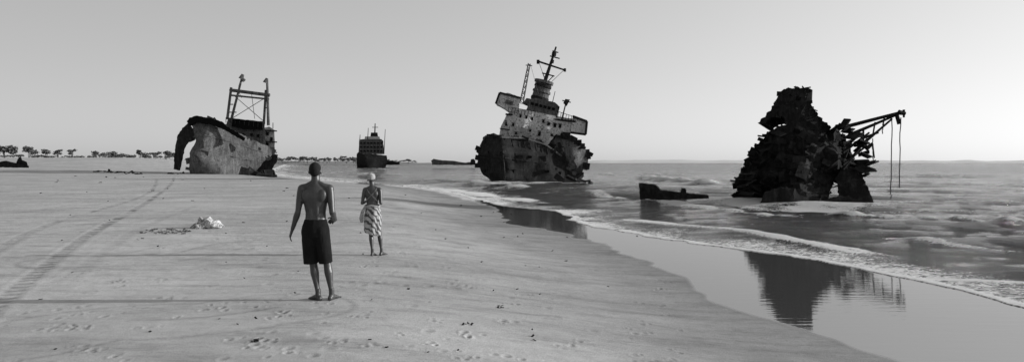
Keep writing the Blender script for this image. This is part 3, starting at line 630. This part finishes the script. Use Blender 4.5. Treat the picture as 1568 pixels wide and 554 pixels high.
def clothmat(n,stops,sc,bd=.015,rough=.9):
    m,nt,bb=newmat(n); v=coords(nt); nt.links.new(ramp(nt,noise(nt,v,sc,4,.6),stops),bb.inputs['Base Color']); bb.inputs['Roughness'].default_value=rough; bb.inputs['Specular IOR Level'].default_value=.2
    vs=coords(nt,(1,1,.25)); bump(nt,bb,noise(nt,vs,14,3),.7,bd); return m
M_shorts=clothmat('shorts_cloth',[(.3,.005),(.7,.010)],8,rough=1)
M_hair=clothmat('hair',[(.3,.006),(.7,.014)],90,.004); M_eye=clothmat('eye_white',[(.3,.6),(.7,.7)],5,.0001,.2); M_iris=clothmat('iris',[(.3,.01),(.7,.02)],5,.0001,.2)
def eyes(q,sc,parent):
    for i,sgn in enumerate((-1,1)):
        V=[];Fc=[]; ell(V,Fc,q(sgn*.030,.073,.0),(.012*sc,.010*sc,.009*sc)); me=bpy.data.meshes.new('eye'); me.from_pydata(V,[],Fc); link(me,'eye_%d'%i,M_eye,parent,True)
        V=[];Fc=[]; ell(V,Fc,q(sgn*.030,.0815,.0),(.0055*sc,.003*sc,.0055*sc)); me=bpy.data.meshes.new('iris'); me.from_pydata(V,[],Fc); link(me,'iris_%d'%i,M_iris,parent,True)
# --- man
pos=ground(495,459.5); k=pos.y/9.05
man=empty('man'); man.location=pos; man.scale=(k,k,k)
V=[];Fc=[]
sx=-.095
ring_tube(V,Fc,[((sx,.0,.84),.14,.10),((sx,-.005,.92),.150,.108),((sx,0,1.0),.128,.088),((sx,.005,1.08),.124,.084),((sx,.0,1.18),.142,.094),((sx-.0,-.005,1.28),.160,.102),((sx,-.005,1.35),.158,.090),((sx,0,1.40),.115,.070),((sx,.0,1.44),.062,.058),((sx-.003,.01,1.50),.052,.055),((sx-.005,.018,1.56),.05,.055)],ns=24)
for sgn,shx in ((-1,-.262),(1,.078)):
    ell(V,Fc,(shx,0,1.372),(.056,.058,.062)); ell(V,Fc,(sx+sgn*.085,-.066,1.29),(.062,.036,.085),Matrix.Rotation(sgn*.25,3,'Y'))
    ell(V,Fc,(sx+sgn*.040,-.066,1.08),(.028,.028,.18)); ell(V,Fc,(sx+sgn*.07,-.045,.88),(.075,.07,.085))
    ell(V,Fc,(sx+sgn*.075,.07,1.30),(.075,.035,.055)); ring_tube(V,Fc,[((sx+sgn*.03,-.01,1.46),.03,.03),((sx+sgn*.10,-.01,1.415),.04,.036),((shx,0,1.39),.045,.045)],side=(0,1,0))
armp=[(0,.050,.050),(.2,.050,.050),(.5,.045,.046),(.85,.036,.038),(1,.035,.037)]
fp=[(0,.037,.038),(.25,.040,.040),(.6,.031,.032),(1,.024,.027)]
eL=(-.305,-.03,1.09); wL=(-.392,.03,.87); eR=(.122,-.05,1.095); wR=(.105,.17,.99)
limb(V,Fc,(-.268,0,1.375),eL,armp); ell(V,Fc,eL,(.037,.038,.038)); limb(V,Fc,eL,wL,fp)
limb(V,Fc,(.080,0,1.375),eR,armp); ell(V,Fc,eR,(.037,.038,.038)); limb(V,Fc,eR,wR,fp)
hand(V,Fc,wL,(-.30,.12,-.8),(.8,.4,-.2),-1,.45); hand(V,Fc,wR,(-.5,.75,-.2),(-.5,-.2,-.8),1,.5)
for hx,kn,an in ((-.165,(-.135,.03,.475),(-.062,-.01,.085)),(-.025,(.04,.03,.475),(.098,.02,.085))):
    limb(V,Fc,(hx,0,.88),kn,[(0,.085,.09),(.3,.083,.088),(.7,.062,.065),(1,.050,.054)])
    ell(V,Fc,kn,(.050,.054,.055)); kk=Vector(kn); aa=Vector(an)
    limb(V,Fc,kn,an,[(0,.048,.052),(.15,.049,.052),(.35,.053,.056),(.6,.040,.042),(.85,.029,.032),(1,.030,.034)])
    ell(V,Fc,kk.lerp(aa,.3)+Vector((0,-.022,0)),(.040,.036,.085))
foot(V,Fc,(-.062,-.01,.085),(-.75,.65)); foot(V,Fc,(.098,.02,.085),(.25,.95))
q=head(V,Fc,(-.103,.01,1.592),.98,.08)
remeshed('body',V,Fc,M_skin,man,.0065,4)
V=[];Fc=[]; ell(V,Fc,q(0,-.016,.034),(.0735,.091,.083),Matrix.Rotation(.08,3,'Z'),20,14); ell(V,Fc,q(0,-.04,.0),(.066,.062,.065)); remeshed('hair',V,Fc,M_hair,man,.008,2)
eyes(q,.98,man)
V=[];Fc=[]
ring_tube(V,Fc,[((sx,0,1.005),.136,.096),((sx,0,.98),.142,.102),((sx,-.005,.92),.162,.122),((sx,-.005,.86),.175,.132),((sx,0,.80),.172,.125),((sx,0,.77),.15,.10)],ns=24)
ring_tube(V,Fc,[((-.165,-.005,.88),.095,.112),((-.168,0,.75),.096,.108),((-.165,.01,.6),.090,.098),((-.158,.015,.455),.088,.094)])
ring_tube(V,Fc,[((-.02,-.005,.88),.095,.112),((-.008,0,.75),.095,.108),((.012,.01,.6),.088,.098),((.028,.015,.46),.084,.094)])
for sgn in (-1,1): ell(V,Fc,(sx+sgn*.075,-.055,.86),(.08,.078,.09))
remeshed('shorts',V,Fc,M_shorts,man,.009,3)
# --- woman
pos=ground(577,391.5); k=pos.y/(F/ (128/1.56))
wo=empty('woman'); wo.location=pos; wo.scale=(k,k,k)
V=[];Fc=[]; sx=-.085
ring_tube(V,Fc,[((sx,0,.74),.13,.10),((sx,0,.84),.135,.10),((sx,0,.92),.108,.08),((sx,0,1.0),.104,.076),((sx,0,1.10),.122,.085),((sx,0,1.19),.130,.085),((sx,0,1.25),.10,.065),((sx,0,1.285),.052,.05),((sx-.01,.01,1.34),.043,.046),((sx-.015,.015,1.4),.042,.046)],ns=24)
for sgn,shx in ((-1,-.222),(1,.052)):
    ell(V,Fc,(shx,0,1.222),(.045,.047,.052)); ell(V,Fc,(sx+sgn*.065,-.05,1.15),(.05,.03,.07)); ell(V,Fc,(sx+sgn*.03,-.052,.98),(.024,.02,.14)); ell(V,Fc,(sx+sgn*.06,.075,1.12),(.05,.04,.045))
    ring_tube(V,Fc,[((sx+sgn*.02,-.01,1.30),.024,.024),((sx+sgn*.08,-.01,1.26),.03,.03),((shx,0,1.235),.036,.036)],side=(0,1,0))
ap=[(a,b*.80,c_*.80) for a,b,c_ in armp]; f2=[(a,b*.80,c_*.80) for a,b,c_ in fp]
eL=(-.268,-.03,.985); wL=(-.20,.17,1.02); eR=(.085,-.04,.985); wR=(.02,.17,1.04)
for S,E,Wr,h in (((-.226,0,1.225),eL,wL,1),((.056,0,1.225),eR,wR,-1)):
    limb(V,Fc,S,E,ap); ell(V,Fc,E,(.03,.031,.031)); limb(V,Fc,E,Wr,f2); hand(V,Fc,Wr,(h*.75,.5,.1),(0,-.5,-.8),-h,.5,.88)
for hx,kn,an in ((-.14,(-.115,.02,.42),(-.075,-.04,.075)),(-.02,(.035,.06,.43),(.075,.07,.085))):
    limb(V,Fc,(hx,0,.78),kn,[(0,.075,.08),(.5,.062,.066),(1,.042,.045)]); ell(V,Fc,kn,(.042,.045,.048))
    limb(V,Fc,kn,an,[(0,.041,.044),(.15,.041,.045),(.35,.044,.047),(.6,.034,.036),(.85,.024,.027),(1,.026,.030)])
    ell(V,Fc,Vector(kn).lerp(Vector(an),.3)+Vector((0,-.018,0)),(.033,.03,.07))
foot(V,Fc,(-.075,-.04,.075),(.1,1),.9); foot(V,Fc,(.075,.07,.085),(.35,.9),.9)
q=head(V,Fc,(-.105,.012,1.43),.90,-.1)
remeshed('body',V,Fc,M_skin,wo,.0065,4); eyes(q,.9,wo)
V=[];Fc=[]
ell(V,Fc,q(0,-.018,.045),(.078,.094,.078),None,20,14); ell(V,Fc,q(0,-.075,.03),(.045,.04,.04))
for i in range(4): ring_tube(V,Fc,[(q(.074*math.cos(a),-.015+.09*math.sin(a),.02+i*.018+.016*math.sin(a*1.0+i)),.012,.010) for a in [2*math.pi*j/20 for j in range(21)]],side=(0,0,1),ns=8)
M_wrap=clothmat('headwrap_cloth',[(.35,.18),(.6,.36)],25,.006)
remeshed('headwrap',V,Fc,M_wrap,wo,.007,1)
def skirtmat():
    m,nt,bb=newmat('patterned_wrap'); v=coords(nt)
    w=N(nt,'ShaderNodeTexWave',wave_type='BANDS',bands_direction='DIAGONAL'); w.inputs['Scale'].default_value=5; w.inputs['Distortion'].default_value=6; w.inputs['Detail'].default_value=3; w.inputs['Detail Scale'].default_value=2
    nt.links.new(v,w.inputs['Vector']); nt.links.new(ramp(nt,w.outputs['Fac'],[(.2,.05),(.45,.2),(.7,.36)]),bb.inputs['Base Color']); bb.inputs['Roughness'].default_value=.9
    return m
V=[];Fc=[]; ns=64; rows=22
for i in range(rows+1):
    t=i/rows
    for j in range(ns):
        a=2*math.pi*j/ns; fold=1+(.02+.07*t)*math.sin(a*9+3*t+1.5*math.sin(a*2))*1.0+.03*t*math.sin(a*4+t*5)
        rx=(.122+.045*math.sin(min(t*1.7,1)*math.pi/2)-.02*t)*fold; ry=(.092+.05*math.sin(min(t*1.6,1)*math.pi/2)-.005*t)*fold
        zb=.93-.50*t-(.05*t*math.sin(a+2.2))
        V.append(Vector((sx+.012+rx*math.cos(a)-.01*t,ry*math.sin(a)+.015*t,zb)))
for i in range(rows):
    for j in range(ns):
        a=i*ns+j;b=i*ns+(j+1)%ns; Fc.append([a,a+ns,b+ns,b])
me=bpy.data.meshes.new('skirt'); me.from_pydata(V,[],Fc); me.update(); so=link(me,'wrapped_skirt',skirtmat(),wo,True); so.modifiers.new('t','SOLIDIFY').thickness=.006
V=[];Fc=[]
ring_tube(V,Fc,[((sx+.135*math.cos(a),.098*math.sin(a),.925+.012*math.sin(a*3)),.024,.014) for a in [2*math.pi*j/28 for j in range(29)]],side=(0,0,1),ns=8)
ring_tube(V,Fc,[((sx-.12,-.05,.93),.02,.01),((sx-.17,-.07,.82),.035,.014),((sx-.19,-.06,.70),.045,.012),((sx-.185,-.05,.62),.03,.008)],ns=10)
remeshed('skirt_sash',V,Fc,M_wrap,wo,.007,2)
M_strap=clothmat('strap_cloth',[(.35,.07),(.6,.16)],25,.004)
V=[];Fc=[]
ring_tube(V,Fc,[((sx-.10,-.035,1.26),.010,.006),((sx-.06,-.088,1.20),.010,.006),((sx+.01,-.09,1.12),.010,.006),((sx+.08,-.078,1.05),.010,.006),((sx+.115,-.03,1.0),.010,.006)],ns=8)
ring_tube(V,Fc,[((sx+.09,-.035,1.26),.010,.006),((sx+.06,-.088,1.20),.010,.006),((sx-.01,-.09,1.12),.010,.006),((sx-.08,-.078,1.05),.010,.006),((sx-.115,-.03,1.0),.010,.006)],ns=8)
remeshed('halter_straps',V,Fc,M_strap,wo,.005,1)
# ------------------------------------------------------------ light, sky, camera
el=math.radians(13.5); az=math.radians(88)
d=Vector((math.sin(az)*math.cos(el),math.cos(az)*math.cos(el),math.sin(el)))
sl=bpy.data.lights.new('sun','SUN'); sl.energy=5; sl.angle=math.radians(.5); sl.color=(1,1,1)
so=bpy.data.objects.new('sun',sl); so.rotation_euler=(-d).to_track_quat('-Z','Y').to_euler(); scene.collection.objects.link(so)
w=bpy.data.worlds.new('World'); scene.world=w; w.use_nodes=True; nt=w.node_tree; bg=nt.nodes['Background']
sky=nt.nodes.new('ShaderNodeTexSky'); sky.sky_type='NISHITA'; sky.sun_disc=False; sky.sun_elevation=el; sky.sun_rotation=az; sky.air_density=1; sky.dust_density=.9; sky.ozone_density=1
sep=nt.nodes.new('ShaderNodeSeparateColor'); nt.links.new(sky.outputs[0],sep.inputs[0])
# black-and-white film response (panchromatic, red weighted) and humid haze brighter toward the sun side
mixv=math_(nt,'ADD',math_(nt,'MULTIPLY',sep.outputs[0],.75),math_(nt,'MULTIPLY',sep.outputs[1],.25))
tc=nt.nodes.new('ShaderNodeTexCoord'); dt=nt.nodes.new('ShaderNodeVectorMath'); dt.operation='DOT_PRODUCT'; nt.links.new(tc.outputs['Generated'],dt.inputs[0]); dt.inputs[1].default_value=d
hz=math_(nt,'POWER',math_(nt,'MAXIMUM',math_(nt,'MULTIPLY',math_(nt,'ADD',dt.outputs['Value'],1.0),.5),0.0),1.2)
haze=math_(nt,'ADD',.60,math_(nt,'MULTIPLY',hz,.68))
resp=math_(nt,'MULTIPLY',math_(nt,'MULTIPLY',math_(nt,'POWER',mixv,.40),3.6),haze)
nt.links.new(resp,bg.inputs[0]); bg.inputs[1].default_value=.12
cam=bpy.data.cameras.new('camera'); co=bpy.data.objects.new('camera',cam); scene.collection.objects.link(co)
co.location=(0,0,H); co.rotation_euler=(math.pi/2,0,0); cam.sensor_fit='HORIZONTAL'; cam.sensor_width=36; cam.lens=36*F/1568; cam.shift_y=-28/1568; cam.clip_start=.05; cam.clip_end=20000
scene.camera=co
scene.view_settings.view_transform='Standard'; scene.view_settings.look='None'; scene.view_settings.exposure=0
print('total',time.time()-T0)
